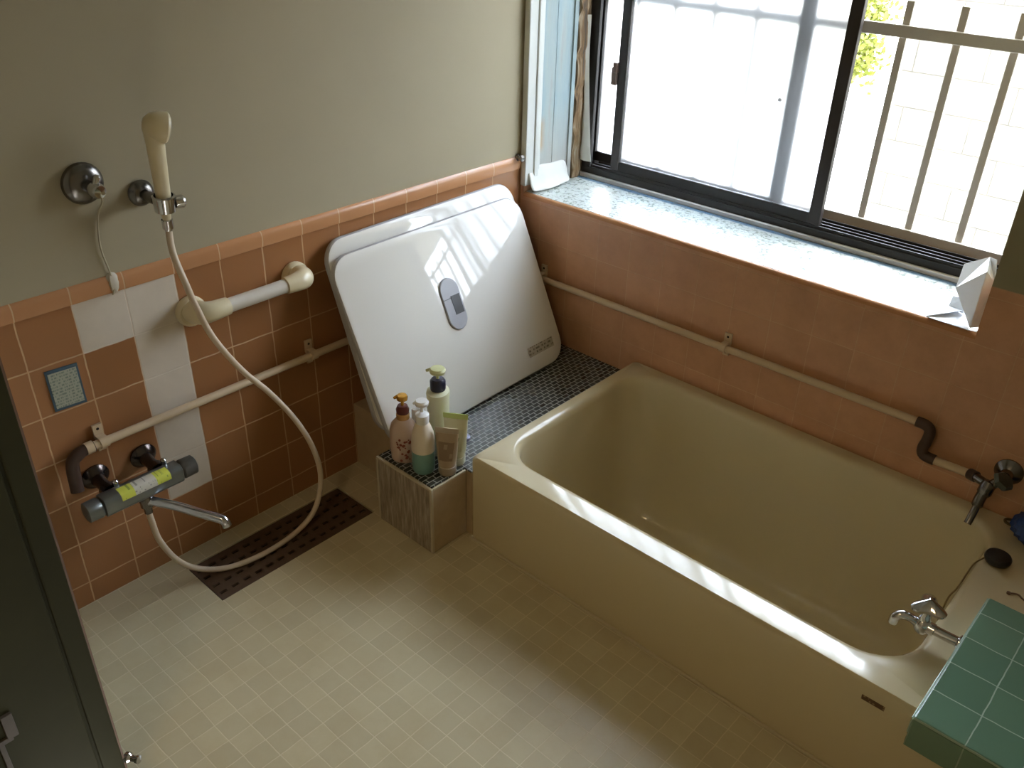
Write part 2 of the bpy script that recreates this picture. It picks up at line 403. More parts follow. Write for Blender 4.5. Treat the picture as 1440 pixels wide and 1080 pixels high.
# white trim round the opening
mb = MB()
mb.box((X0-.010,-.006,ZS+.02),(X0+.010,.030,ZC-.01)); mb.box((X0+.0,.030,ZS+.02),(X0+.014,.048,ZT)); mb.box((X0+.001,.048,ZS+.02),(X0+.009,.060,ZT))
t1 = mb.build('trim_1', m_vinyl, smooth=False, bevel=.003, bseg=3); struct(t1, 'white vinyl corner trim beside the window')
mb = MB()
for y0, y1, xx in ((.060,.12,.003),(.12,.19,.004),(.19,.206,.009)):
    mb.box((X0,y0,ZS),(X0+xx,y1,ZT))
struct(mb.build('trim_2', m_worn, smooth=False), 'worn pale blue board lining the window reveal')
mb = MB(); L = []
for i in range(40):
    z = ZS + .0 + i*(ZT-ZS)/39; e = .004*math.sin(i*1.7) + .003*math.sin(i*3.1)
    L.append([(X0,.206+e*.5,z),(X0+.013+e,.208+e*.5,z),(X0+.018+e*.7,.232,z),(X0+.012,.259,z),(X0,.259,z)])
mb.loft(L); struct(mb.build('trim_3', m_rot, smooth=True), 'rotten brown timber edge beside the window frame')

# peeling paper strip beside the dark jamb
mb = MB(); L = []
for i in range(24):
    z = .70 + i*.42/23; k = max(0, 1 - (z-.70)/.34); sp = .036*k**1.3 * (1 if z > .72 else 1)
    xa = X0+.020 + sp; L.append([(X0+.012,.246,z),(X0+.014+sp*.55,.240,z),(xa,.248-.004*k,z),(xa+.0012,.2495-.004*k,z),(X0+.014+sp*.55,.2418,z),(X0+.012,.248,z)])
mb.loft(L)
tag(mb.build('peeling_paper', m_paper, origin=(.04,.245,.70)), 'curled strip of white paper peeling beside the dark window jamb', 'paper strip')

# crumpled white tape at the reveal foot
def crumple(name, mat_, pts_rows, th, label, cat, parent=None, sub=2):
    mb = MB(); R = len(pts_rows); Cc = len(pts_rows[0]); vs = [p for r in pts_rows for p in r]; fs = []
    for i in range(R-1):
        for j in range(Cc-1): fs.append((i*Cc+j, i*Cc+j+1, (i+1)*Cc+j+1, (i+1)*Cc+j))
    mb.add(vs, fs); o = mb.build(name, mat_, parent, smooth=True, origin=None if parent else pts_rows[0][0])
    s = o.modifiers.new('sub', 'SUBSURF'); s.levels = sub; s.render_levels = sub; s.subdivision_type = 'SIMPLE' if sub < 2 else 'CATMULL_CLARK'
    s = o.modifiers.new('sol', 'SOLIDIFY'); s.thickness = th; s.offset = 0
    if label: tag(o, label, cat)
    return o
rows = []
for i in range(6):
    y = .006 + i*.034
    rows.append([(X0+.004+.004*random.random(), y, .712+.008*random.random()),
                 (X0+.012+.006*random.random(), y+.004, .688+.006*random.random()),
                 (X0+.018+.008*random.random(), y, .664+.006*random.random()),
                 (X0+.034+.012*random.random(), y, .6505+.004*random.random())])
crumple('masking_tape', m_paper, rows, .0015, 'crumpled white tape at the foot of the window reveal', 'tape')

# window guard bars outside
gb = thing('window_guard', 'beige painted steel bar guard outside the window', 'window guard', (.68,.372,.63))
GX = [.006 + .1255*k for k in range(-1, 12)]
for i, x in enumerate(GX):
    xx = x - .002
    MB().box((xx-.0095,.364,.58),(xx+.0095,.383,1.235)).build('bar', m_barpaint, gb, smooth=False, bevel=.002)
for z in (.692, 1.168):
    MB().box((GX[0]-.05,.352,z-.014),(GX[-1]+.06,.364,z+.014)).build('rail', m_barpaint2, gb, smooth=False, bevel=.002)

# ------------------------------------------------------------------ outdoors
struct(MB().box((-.235-.0,3.6,-1.2),(8,3.75,1.0)).build('wall_outside', m_block, smooth=False), 'sunlit cream concrete block wall outside')
struct(MB().box((-8,.31,-1.3),(8,12,-1.2)).build('ground', m_ground, smooth=False), 'pale sunlit ground outside')
sh = thing('garden_shrub', 'yellow green shrub at the end of the block wall outside', 'shrub', (-.50,3.3,-1.2))
lf = MB()
for k in range(1300):
    zc = .86 if k % 2 else .60
    c = V((-.41 + .055*random.gauss(0,1), 3.35 + .08*random.gauss(0,1), zc + .075*random.gauss(0,1))); a = V((random.gauss(0,1), random.gauss(0,1), random.gauss(0,1))).normalized(); b_ = a.orthogonal().normalized()
    lf.add([c, c+a*.02+b_*.013, c+a*.045, c+a*.02-b_*.013], [(0,1,2,3)])
lf.build('leaves', m_leaf, sh, smooth=False)
MB().tube([(-.50,3.35,-1.2),(-.49,3.34,-.3),(-.50,3.35,.55)], [.02,.015,.006]).build('stem', plain('stem_brown', (.2,.15,.08), .8), sh)

struct(MB().box((-3,.305,1.96),(6,1.15,2.06)).build('roof', m_ceiling, smooth=False), 'roof eave overhanging the window')
# ------------------------------------------------------------------ bathtub
TX0, TX1, TY, TZ = .464, 1.664, -.6795, .252
ocx, ocy, ohx, ohy = (TX0+TX1)/2, TY/2, (TX1-TX0)/2, -TY/2 - .0005
icx, icy, ihx, ihy = .998, -.327, .494, .283
def lp(cx, cy, hx, hy, r, z): return [(x, y, z) for x, y in rrect(cx, cy, hx, hy, r)]
mb = MB()
mb.loft([lp(ocx,ocy,ohx,ohy,.012,.0005), lp(ocx,ocy,ohx,ohy,.012,TZ-.012), lp(ocx,ocy,ohx-.0015,ohy-.0015,.013,TZ-.005), lp(ocx,ocy,ohx-.006,ohy-.006,.014,TZ),
         lp(icx,icy,ihx+.014,ihy+.014,.115,TZ), lp(icx,icy,ihx+.006,ihy+.006,.108,TZ-.0015), lp(icx,icy,ihx,ihy,.102,TZ-.008), lp(icx,icy,ihx-.003,ihy-.003,.10,TZ-.02),
         lp(icx,icy,ihx-.014,ihy-.010,.10,.12), lp(icx,icy,ihx-.034,ihy-.022,.10,-.05), lp(icx,icy,ihx-.05,ihy-.034,.10,-.15), lp(icx,icy,ihx-.064,ihy-.048,.09,-.185),
         lp(icx,icy,ihx-.09,ihy-.075,.07,-.205), lp(icx,icy,ihx-.14,ihy-.12,.06,-.212)], cap0=False, cap1=True)
tub = thing('bathtub', 'ivory enamel bathtub with square front under the window', 'bathtub', (1.064,-.34,0))
mb.build('tub_body', m_tub, tub)
mb = MB(); mb.box((1.455,-.6815,.2115),(1.497,-.6795,.2215)); mb.build('badge', label_mat('maker_badge', (.12,.065,.03), (.30,.2,.1), 160, 180), tub, smooth=False, bevel=.0004)
mb = MB(); mb.box((TX0,-.686,.0),(TX1+.25,-.6795,.007)); mb.build('sealant', m_floorgrout, tub, smooth=False, bevel=.002)

# deck and counter at the right
ct = thing('tiled_counter', 'green tiled counter block at the right end of the bathtub', 'counter', (1.75,-.55,0))
cb = MB(); cz = .302
cb.box((1.5505,-.7455,.2535),(XR-.001,-.365,cz)); cb.box((1.5505,-.7455,.236),(XR-.001,-.688,.2535)); cb.build('slab', [m_green], ct, smooth=False, bevel=.004)
MB().box((1.5515,-.7475,.236),(XR-.002,-.7452,cz-.004)).build('front_tiles', m_greenside, ct, smooth=False, bevel=.001)
MB().box((1.5490,-.744,.262),(1.5512,-.366,cz-.003)).build('edge_strip', plain('pale_green_edging', (.38,.50,.42), .15), ct, smooth=False, bevel=.001)
struct(MB().box((TX1+.001,-.6795,0),(XR-.001,-.001,.2352)).box((TX1+.001,-.364,.2352),(XR-.001,-.001,.250)).build('trim_4', m_tub, smooth=False), 'ivory rendered deck block at the far right end of the tub')


# counter tap
tp = thing('counter_tap', 'chrome tap with triangular handle reaching over the tub from the green counter', 'tap', (1.55,-.503,.283))
y = -.503
mb = MB(); mb.tube([(1.552,y,.283),(1.49,y-.006,.287)], .0095, 18); mb.lathe([(0,0),(.015,0),(.015,.004),(.010,.007),(0,.007)], (1.5505,y,.283), (-1,0,0)); mb.build('supply_pipe', m_chrome, tp)
mb = MB(); c = V((1.482,y-.008,.288))
mb.lathe([(0,-.017),(.010,-.016),(.0145,-.008),(.0155,.0),(.0145,.009),(.010,.014),(.010,.022),(.0085,.026),(.0085,.036),(0,.036)], c, (0,0,1)); mb.lathe([(.0,-.004),(.012,-.003),(.012,.010),(.0,.012)], c+V((.012,0,0)), (1,0,0)); mb.build('valve_body', m_chrome, tp)
mb = MB(); mb.tube(spline([(1.476,y-.010,.286),(1.462,y-.016,.297),(1.448,y-.022,.300),(1.438,y-.027,.293),(1.436,y-.028,.277)], 6), [.0085]*25, 16); mb.build('spout', m_chrome, tp)
mb = MB(); c = V((1.482,y-.008,.326)); tri = []
for z, s in ((0,.55),(.004,.95),(.010,1.0),(.014,.85),(.022,.35),(.025,.12)):
    l = []
    for k in range(30):
        a = 2*math.pi*k/30; r = .0265*(1+.30*math.cos(3*a+.6)); l.append(c + V((r*s*math.cos(a), r*s*math.sin(a), z)))
    tri.append(l)
mb.loft(tri); mb.build('handle', m_chrome, tp)

# wall tap at the window wall
wt = thing('wall_tap', 'old chrome tap on the window wall above the far tub corner', 'tap', (1.456,-.001,.345))
mb = MB(); mb.lathe([(0,0),(.030,0),(.030,.004),(.022,.012),(.014,.018),(.012,.03),(0,.03)], (1.462,-.0005,.362), (0,-1,0)); mb.build('flange', m_chromed, wt)
mb = MB(); mb.tube([(1.462,-.02,.362),(1.458,-.045,.358),(1.446,-.055,.345)], .011, 16); mb.lathe([(0,-.02),(.013,-.018),(.0155,-.008),(.0155,.01),(.011,.018),(0,.02)], (1.440,-.06,.335), (-.1,-.3,-1)); mb.tube([(1.408,-.035,.338),(1.440,-.055,.342)], .010, 14); mb.build('valve_body', m_chromed, wt)
mb = MB(); mb.tube(spline([(1.438,-.063,.325),(1.437,-.078,.312),(1.438,-.090,.30),(1.438,-.106,.285),(1.437,-.118,.270)], 4), [.012]*8+[.008]*9, 14); mb.build('spout', m_chromed, wt)
mb = MB(); mb.lathe([(0,0),(.006,0),(.006,.014),(.020,.016),(.024,.022),(.020,.030),(0,.032)], (1.455,-.062,.352), (.5,-.15,.85), seg=6); mb.build('handle', plain('dark_handle', (.06,.065,.05), .4, metal=.4), wt)

# stopper and its chain
st = thing('bath_stopper', 'black rubber bath plug lying on the right tub rim', 'plug', (1.522,-.182,TZ))
MB().lathe([(0,0),(.017,0),(.0235,.004),(.0265,.010),(.0265,.015),(.024,.019),(.012,.0215),(0,.022)], (1.522,-.182,TZ+.0005), (.0,.0,1), seg=36).build('plug', m_black, st)
ch = MB(); P = spline([(1.500,-.196,TZ+.009),(1.490,-.222,TZ+.004),(1.489,-.262,TZ+.003),(1.4895,-.300,TZ+.002),(1.488,-.322,TZ-.002),(1.481,-.333,TZ-.03),(1.479,-.337,TZ-.12)], 5)
ch.tube(P, .0018, 8)
ch.build('chain', plain('dull_brass_chain', (.22,.15,.07), .45, metal=.5), st)
# scrubber and ring
sp = thing('net_scrubber', 'dark blue net bath scrubber on the back corner of the tub', 'scrubber', (1.552,-.058,TZ))
mb = MB(); L = []
for i in range(13):
    ph = -math.pi/2 + math.pi*i/12; l = []
    for k in range(26):
        a = 2*math.pi*k/26; r = .047*math.cos(ph)*(1+.10*math.sin(5*a+i)+.06*math.sin(11*a+2*i)); l.append((1.556+r*math.cos(a), -.060+r*math.sin(a), TZ+.0335+.0325*math.sin(ph)))
    L.append(l)
mb.loft(L); mb.build('net_ball', m_blue, sp)
mb = MB(); mb.tube([(1.503+.012*math.cos(a), -.024+.010*math.sin(a), TZ+.004) for a in [2*math.pi*k/24 for k in range(25)]], .003, 8); mb.build('hanging_loop', plain('brown_cord', (.10,.07,.02), .7), sp)
mb = MB(); mb.tube(spline([(1.570,-.262,.2535),(1.585,-.255,.2545),(1.60,-.262,.2535),(1.625,-.258,.2535)], 5), .0018, 8); mb.lathe([(0,0),(.004,.001),(.004,.005),(0,.006)], (1.570,-.262,.2505))
tag(mb.build('cord', plain('brown_string', (.16,.09,.05), .6), origin=(1.60,-.26,.252)), 'thin brown cord on the deck behind the green counter', 'cord')

# ------------------------------------------------------------------ ledge with mosaic top
LZ = .197
lg = thing('tiled_ledge', 'low ledge with dark mosaic top between shower wall and tub', 'ledge', (.25,-.4,0))
mb = MB(); mb.box((.001,-.672,.0005),(TX0-.0008,-.001,LZ)); mb.build('rear_block', m_ledge, lg, smooth=False, bevel=.003)
mb = MB(); mb.box((.242,-.790,.0005),(.4445,-.6725,LZ)); mb.build('front_block', m_ledge, lg, smooth=False, bevel=.004)
mb = MB(); mb.box((.2445,-.7925,.002),(.436,-.7900,LZ-.003)); mb.build('front_face', m_streak, lg, smooth=False, bevel=.001)
mb = MB(); mb.box((.2415,-.7930,LZ-.004),(.4450,-.785,LZ+.002)); mb.box((.4385,-.785,LZ-.004),(.4450,-.675,LZ+.002)); mb.box((.2405,-.7935,.001),(.2475,-.786,LZ-.003)); mb.box((.4375,-.7930,.001),(.4452,-.786,LZ-.003)); mb.build('edge_lip', m_lip, lg, smooth=False, bevel=.0015)
mb = MB(); mb.box((.246,-.7848,LZ),(.4383,-.6735,LZ+.0045)); mb.box((.10,-.6735,LZ),(TX0-.001,-.002,LZ+.0045)); mb.build('mosaic_top', m_mosaic, lg, smooth=False)
LT = LZ + .0048

# drain plate with slots
dr = MB(); x0,x1,y0,y1 = .0575,.2075,-1.237,-.789; nx, ny = 5, 27
xs = [x0 + (x1-x0)*t for t in (0,.13,.19,.34,.40,.60,.66,.81,.87,1)]
ys = [y0]; 
k = 14; pitch = (y1-y0)/k
for i in range(k): ys += [y0+pitch*(i+.22), y0+pitch*(i+.78)]
ys.append(y1)
for i in range(len(xs)-1):
    for j in range(len(ys)-1):
        if i in (1,3,5,7) and j % 2 == 1: continue
        dr.box((xs[i],ys[j],-.008),(xs[i+1],ys[j+1],-.002))
bmv = dr
drt = thing('drain_cover', 'dark brown slotted drain cover sunk in the floor by the wall', 'drain cover', (.1325,-1.013,-.06))
o = dr.build('plate', m_drain, drt, smooth=False)
bm = bmesh.new(); bm.from_mesh(o.data); bmesh.ops.remove_doubles(bm, verts=bm.verts, dist=1e-5)
seen = {}
for f in bm.faces: seen.setdefault(tuple(round(c, 5) for c in f.calc_center_median()), []).append(f)
bmesh.ops.delete(bm, geom=[f for g in seen.values() if len(g) > 1 for f in g], context='FACES')
bmesh.ops.recalc_face_normals(bm, faces=bm.faces[:]); bm.to_mesh(o.data); bm.free()
MB().box((.0565,-1.238,-.0599),(.0590,-.788,-.008)).box((.206,-1.238,-.0599),(.2085,-.788,-.008)).build('frame', m_dark, drt, smooth=False)

# ------------------------------------------------------------------ bath covers
def cover(name, BL, yaw, tilt, W, H, T, label, handle=True):
    t = thing(name, label, 'bath cover', BL, 'bath covers leaning on the shower wall')
    e = V((math.sin(yaw), math.cos(yaw), 0)); nrm = V((e.y, -e.x, 0)); up = -nrm*math.sin(tilt) + V((0,0,1))*math.cos(tilt); n = e.cross(up); 
    if n.x < 0: n = -n
    O = V(BL)
    def loop(inset, r, d): return [O + e*x + up*y + n*d for x, y in rrect(W/2, H/2, W/2-inset, H/2-inset, r)]
    mb = MB(); mb.loft([loop(.004,.06,.001), loop(.0,.064,.004), loop(.0,.064,T-.004), loop(.0035,.06,T)]); mb.build('edge_band', m_rim, t)
    mb = MB(); mb.loft([loop(.0036,.06,T-.002), loop(.0036,.06,T+.0003), loop(.0075,.057,T+.002)]); mb.build('panel', m_cover, t)
    if handle:
        hx, hy = W*.475, H*.565; 
        a = rrect(0, 0, .034, .072, .034, 10); dd = T + .002
        base = [O + e*(hx+x) + up*(hy+y) for x, y in a]
        mb = MB(); mb.loft([[p + n*dd for p in base], [p + n*(dd+.003) for p in base], [O + e*(hx+x*.93) + up*(hy+y*.96) + n*(dd+.0055) for x, y in a]]); h = mb.build('handle_plate', m_grey, t)
        mb = MB(); s = [(-.004,-.026),(.027,-.026),(.027,.026),(-.004,.026)]
        mb.loft([[O + e*(hx+x) + up*(hy+y-.004) + n*(dd+.0052) for x, y in s], [O + e*(hx+x) + up*(hy+y-.004) + n*(dd+.0066) for x, y in s]]); mb.build('finger_recess', m_black, h, smooth=False)
        mb = MB(); s = [(-.031,-.002),(-.004,-.002),(-.004,.0),(-.031,.0)]
        mb.loft([[O + e*(hx+x) + up*(hy+y+.018) + n*(dd+.0052) for x, y in s], [O + e*(hx+x) + up*(hy+y+.018) + n*(dd+.0068) for x, y in s]]); mb.build('ridge', plain('dark_grey_ridge', (.12,.12,.13), .5), h, smooth=False)
        mb = MB(); s = [(-.055,-.014),(.055,-.014),(.055,.014),(-.055,.014)]
        mb.loft([[O + e*(W-.095+x) + up*(.062+y) + n*(T+.0015) for x, y in s], [O + e*(W-.095+x) + up*(.062+y) + n*(T+.0024) for x, y in s]])
        mb.build('care_label', label_mat('care_label_print', (.46,.42,.34), (.16,.14,.10), 90, 110, 'YZ', .5), t, smooth=False)
    return t
cover('bath_cover', (.259,-.757,LT+.0006), -.024, .437, .697, .503, .017, 'front white rounded bath cover leaning with grey oval handle')
cover('bath_cover', (.190,-.742,LT+.0006), -.034, .355, .697, .518, .017, 'rear bath cover behind the one with the oval handle', False)

# ------------------------------------------------------------------ bottles on the ledge
def bottle(name, label, cat, c, parts):
    t = thing(name, label, cat, (c[0], c[1], LT)); 
    for pn, prof, mat_, kw in parts: MB().lathe([(r, h) for r, h in prof], (c[0], c[1], LT+.0004), **kw).build(pn, mat_, t)
    return t
def pump(t, c, z, mat_, d, r=.008, L=.03, flat=.006):
    d = V(d).normalized(); p = V((c[0], c[1], LT+z))
    mb = MB(); mb.lathe([(0,-.018),(.004,-.018),(.004,0),(r*1.25,.001),(r*1.35,.008),(r*1.1,.013),(0,.014)], p)
    mb.tube([p+V((0,0,.007)), p+d*L*.6+V((0,0,.008)), p+d*L+V((0,0,.003))], [.006,.005,.0035], 10)
    mb.build('pump_head', mat_, t)
m_pinkb = plain('pale_pink_bottle', (.52,.39,.31), .3, coat=.3)
m_red = plain('dark_red_collar', (.10,.015,.01), .3, coat=.3)
m_amber = plain('gold_amber_pump', (.62,.33,.05), .16, metal=.7)
m_whiteb = plain('creamy_bottle', (.70,.62,.50), .35)
m_teal = plain('teal_liquid', (.16,.32,.28), .3, coat=.2)
m_white = plain('white_plastic', (.78,.78,.77), .25, coat=.2)
m_olive = plain('pale_olive_plastic', (.52,.53,.28), .35)
m_navy = plain('near_black_collar', (.01,.012,.03), .3)
m_yel = plain('pale_yellow_bottle', (.58,.57,.38), .35)
m_brown = plain('brown_tube', (.36,.27,.17), .4)
m_lime = plain('lime_green_tube', (.42,.50,.16), .4)

c = (.303,-.750)
t = bottle('pump_bottle', 'pink pump bottle with golden pump head and red flower print', 'bottle', c, [
    ('bottle_body', [(0,0),(.026,0),(.0285,.006),(.031,.05),(.030,.085),(.026,.105),(.017,.118),(.012,.121),(0,.121)], m_pinkb, dict(sx=1.15, sy=.85, u=(.75,.66,0))),
    ('neck_ring', [(0,.1208),(.0165,.1208),(.0165,.133),(.013,.136),(0,.136)], plain('orange_ring', (.45,.24,.07), .35), {}),
    ('collar', [(0,.1362),(.0155,.1362),(.0165,.146),(.012,.156),(0,.157)], m_red, {})])
pump(t, c, .172, m_amber, (-.8,-.6,0), r=.0105, L=.020)
# printed flower on the front right of the body: petals of slightly raised print
mb = MB(); random.seed(3)
for k in range(26):
    a = math.radians(random.uniform(-78, -12)); z = random.uniform(.012,.075); rr = .0318
    p = V((c[0]+rr*1.06*math.cos(a), c[1]+rr*.98*math.sin(a), LT+z)); mb.lathe([(0,0),(random.uniform(.002,.0042),.0003),(.0015,.001),(0,.0011)], p - V((math.cos(a),math.sin(a),0))*.0012, (math.cos(a),math.sin(a),0), seg=7)
mb.build('flower_print', plain('dark_red_print', (.22,.05,.03), .5, var=.5, vs=200), t)

c = (.371,-.748)
t = bottle('pump_bottle', 'white pump bottle with teal lower half beside the brown tube', 'bottle', c, [
    ('bottle_base', [(0,0),(.025,0),(.0275,.005),(.0285,.03),(.0285,.060),(0,.060)], m_teal, {}),
    ('bottle_body', [(0,.0602),(.0285,.0602),(.0285,.085),(.0265,.108),(.019,.130),(.014,.137),(0,.137)], m_whiteb, {}),
    ('collar', [(0,.1372),(.0155,.1372),(.0165,.150),(.0165,.160),(.010,.164),(0,.164)], m_white, {})])
pump(t, c, .186, m_white, (-.7,-.7,0), r=.0125, L=.020)

c = (.338,-.665)
t = bottle('pump_bottle', 'pale yellow pump bottle with black collar behind the others', 'bottle', c, [
    ('bottle_body', [(0,0),(.030,0),(.033,.006),(.0345,.15),(.036,.170),(.0345,.176),(.016,.180),(0,.180)], m_yel, dict(sx=1, sy=.8, u=(-.6,.8,0))),
    ('collar', [(0,.1802),(.0185,.1802),(.0195,.186),(.0195,.204),(.015,.210),(0,.211)], m_navy, {})])
pump(t, c, .226, m_olive, (-.8,-.5,0), r=.015, L=.028)

c = (.296,-.703)
bottle('travel_bottle', 'small white and lilac bottle squeezed behind the pink pump bottle', 'bottle', c, [
    ('bottle_body', [(0,0),(.013,0),(.014,.004),(.014,.078),(.010,.092),(0,.093)], plain('lilac_plastic', (.42,.40,.60), .3), {}),
    ('cap', [(0,.0932),(.0100,.0932),(.0100,.118),(.008,.122),(0,.122)], m_white, {})])

def tube_pack(name, label, c, ang, w, h, mats, capmat):
    t = thing(name, label, 'tube', (c[0], c[1], LT)); ca, sa = math.cos(ang), math.sin(ang)
    def ell(z, a, b, n=24): return [(c[0]+a*math.cos(2*math.pi*k/n)*ca - b*math.sin(2*math.pi*k/n)*sa, c[1]+a*math.cos(2*math.pi*k/n)*sa + b*math.sin(2*math.pi*k/n)*ca, LT+.0004+z) for k in range(n)]
    MB().loft([ell(0,w*.36,w*.36), ell(.003,w*.38,w*.38), ell(.022,w*.38,w*.38), ell(.024,w*.35,w*.35)]).build('cap', capmat, t)
    MB().loft([ell(.0242,w*.37,w*.36), ell(.04,w*.41,w*.34), ell(h*.6,w*.46,w*.20), ell(h-.014,w*.49,w*.05)]).build('tube_body', mats[0], t)
    MB().loft([ell(h-.0138,w*.495,w*.035), ell(h-.008,w*.50,.0012), ell(h,w*.50,.0012)]).build('crimp', mats[1], t)
    # printed panel on the face towards the room
    n = V((sa, -ca, 0)); e = V((ca, sa, 0)); P = V((c[0], c[1], LT)); L = []
    for z, dd, ww in ((.045,.345,.28),(.07,.275,.30),(h*.6,.205,.32),(h*.72,.155,.34)):
        L.append((P + e*(-ww*w) + n*(w*dd*.86) + V((0,0,z)), P + n*(w*dd+.0012) + V((0,0,z)), P + e*(ww*w) + n*(w*dd*.86) + V((0,0,z))))
    mb = MB(); vs = [p for r in L for p in r] + [p - n*.0015 for r in L for p in r]; m_ = 12
    fs = [(i*3+j, i*3+j+1, i*3+j+4, i*3+j+3) for i in range(3) for j in range(2)]
    fs += [tuple(m_ + q for q in f[::-1]) for f in fs]
    mb.add(vs, fs); mb.build('print_panel', mats[2], t, smooth=True)
    return t
tube_pack('squeeze_tube', 'brown squeeze tube standing on its cap at the front', (.420,-.715), math.radians(33), .058, .128, (m_brown, plain('brown_crimp', (.40,.33,.24), .45), label_mat('brown_print', (.22,.15,.09), (.34,.26,.17), 60, 45)), plain('brown_cap', (.33,.27,.19), .4))
tube_pack('squeeze_tube', 'lime green squeeze tube standing behind the brown tube', (.405,-.671), math.radians(33), .062, .142, (m_yel, m_lime, label_mat('green_print', (.55,.54,.36), (.3,.32,.16), 70, 60)), plain('pale_cap', (.5,.5,.36), .4))
mb = MB(); mb.lathe([(0,0),(.012,0),(.013,.003),(.013,.009),(.010,.012),(0,.012)], (.352,-.585,LT+.0004))
tag(mb.build('bottle_cap', plain('lilac_cap', (.42,.42,.62), .35), origin=(.352,-.585,LT)), 'small lilac cap lying on the mosaic behind the tubes', 'cap')

# ------------------------------------------------------------------ water pipe round the corner
wp = thing('water_pipe', 'cream water pipe running round both walls at mid height', 'pipe', (.022,-.7,.41))
px = .024
MB().tube([(px,-1.372,.408),(px,-.06,.408)] , .0095, 14).build('pipe_run', m_pipe, wp)
pb = spline([(px,-.06,.408),(px+.001,-.034,.408),(px+.012,-.025,.408),(.06,-.024,.408)], 4)
MB().tube(pb, .0095, 14).build('corner_bend', m_pipe, wp)
MB().tube([(.06,-.024,.408),(1.262,-.024,.410)], .0095, 14).build('pipe_run', m_pipe, wp)
MB().tube([(1.312,-.024,.331),(1.398,-.026,.334)], .0095, 14).build('pipe_run', m_pipe, wp)
MB().tube(spline([(1.255,-.024,.410),(1.276,-.024,.409),(1.288,-.024,.398),(1.288,-.024,.372),(1.284,-.024,.350),(1.290,-.024,.334),(1.316,-.024,.331)], 5), .0125, 14).build('wrapped_bend', m_wrap, wp)
MB().tube([(1.394,-.026,.334),(1.410,-.035,.338)], .013, 14).build('wrapped_joint', m_wrap, wp)
MB().tube(spline([(px,-1.366,.408),(px,-1.392,.406),(px+.002,-1.414,.395),(px+.004,-1.420,.372),(px+.006,-1.422,.345),(px+.012,-1.425,.325)], 5), [.0125]*6+[.0135]*20, 14).build('wrapped_bend', m_wrap, wp)
MB().tube([(px,-1.384,.408),(px,-1.368,.408)], .0135, 14).build('joint_ring', m_pipe, wp)
def clamp(p, along):
    a = V(along); n = V((1,0,0)) if along[1] else V((0,-1,0)); p = V(p)
    mb = MB(); mb.obox(p + V((0,0,.020)) - n*.018, a*.010, V((0,0,.016)), n*.003); mb.obox(p + V((0,0,-.018)) - n*.018, a*.008, V((0,0,.010)), n*.003)
    mb.tube([p - a*.009, p + a*.009], .0125, 16); mb.obox(p - n*.012, a*.009, V((0,0,.012)), n*.008)
    o = mb.build('pipe_clamp', m_ivory if False else m_pipe, wp)
    mb = MB(); mb.lathe([(0,0),(.0035,0),(.0025,.0015),(0,.0018)], p + V((0,0,.026)) - n*.0152, n, seg=10); mb.build('screw', m_dark, o)
for yy in (-1.345, -.800): clamp((px,yy,.408), (0,1,0))
for xx in (.112, .748): clamp((xx,-.024,.409), (1,0,0))

# ------------------------------------------------------------------ grab bar
gr = thing('grab_bar', 'ivory grab bar with round end brackets under the tile cap', 'grab bar', (.0,-.95,.635))
for yy, s in ((-1.092, 1), (-.817, -1)):
    mb = MB()
    mb.lathe([(0,0),(.034,0),(.035,.004),(.035,.012),(.031,.018),(0,.019)], (.001,yy,.625), (1,0,0), seg=32)
    mb.build('wall_bracket', m_ivory, gr)
    mb = MB()
    P = spline([(.014,yy,.628),(.036,yy,.631),(.052,yy+s*.010,.633),(.058,yy+s*.030,.634),(.058,yy+s*.062,.634)], 5)
    mb.tube(P, [.025,.0255,.026,.026,.026,.026,.026,.0258,.0255,.025,.0245,.024,.0235,.023,.0225,.022,.0215,.021,.0205,.020,.0195], 20); mb.build('elbow', m_ivory, gr)
MB().tube([(.058,-1.035,.634),(.058,-.875,.634)], .0165, 20).build('bar', m_bar, gr)

# ------------------------------------------------------------------ capped outlet
co = thing('capped_outlet', 'round chrome wall outlet with a capped stub', 'pipe outlet', (0,-1.258,.948))
MB().lathe([(0,0),(.040,0),(.0405,.003),(.037,.010),(.028,.016),(.017,.019),(0,.020)], (.0,-1.258,.948), (1,0,0), seg=36).build('flange', m_chromed, co)
mb = MB(); mb.lathe([(0,.012),(.011,.012),(.011,.034),(.0145,.035),(.0150,.050),(.012,.056),(0,.058)], (.0,-1.258,.948), (1,.15,-.12), seg=24); mb.lathe([(0,0),(.007,0),(.007,.018),(.005,.021),(0,.022)], (.042,-1.252,.951), (.2,.3,.9), seg=16); mb.build('stub', m_chrome, co)
mb = MB(); mb.tube(spline([(.046,-1.248,.94),(.030,-1.240,.915),(.006,-1.245,.88),(.0035,-1.252,.82),(.004,-1.246,.77),(.006,-1.243,.735),(.007,-1.250,.715)], 5), .0018, 8)
tag(mb.build('pale_string', plain('pale_string', (.44,.39,.27), .6), origin=(.01,-1.245,.9)), 'thin pale string hanging from the capped outlet down the wall', 'string')
mb = MB(); L = []
for i in range(7):
    ph = -math.pi/2 + math.pi*i/6
    L.append([(.001+.008*math.cos(ph)*(1 if math.cos(2*math.pi*k/14) > 0 else .0)*abs(math.cos(2*math.pi*k/14)), -1.243+.014*math.cos(ph)*math.sin(2*math.pi*k/14)*(1+.2*math.sin(3*k)), .738+.024*math.sin(ph)) for k in range(14)])
mb.loft(L); tag(mb.build('putty_blob', plain('white_putty', (.48,.43,.33), .6), origin=(0,-1.243,.738)), 'blob of pale putty on the tile cap above the white patch', 'putty')

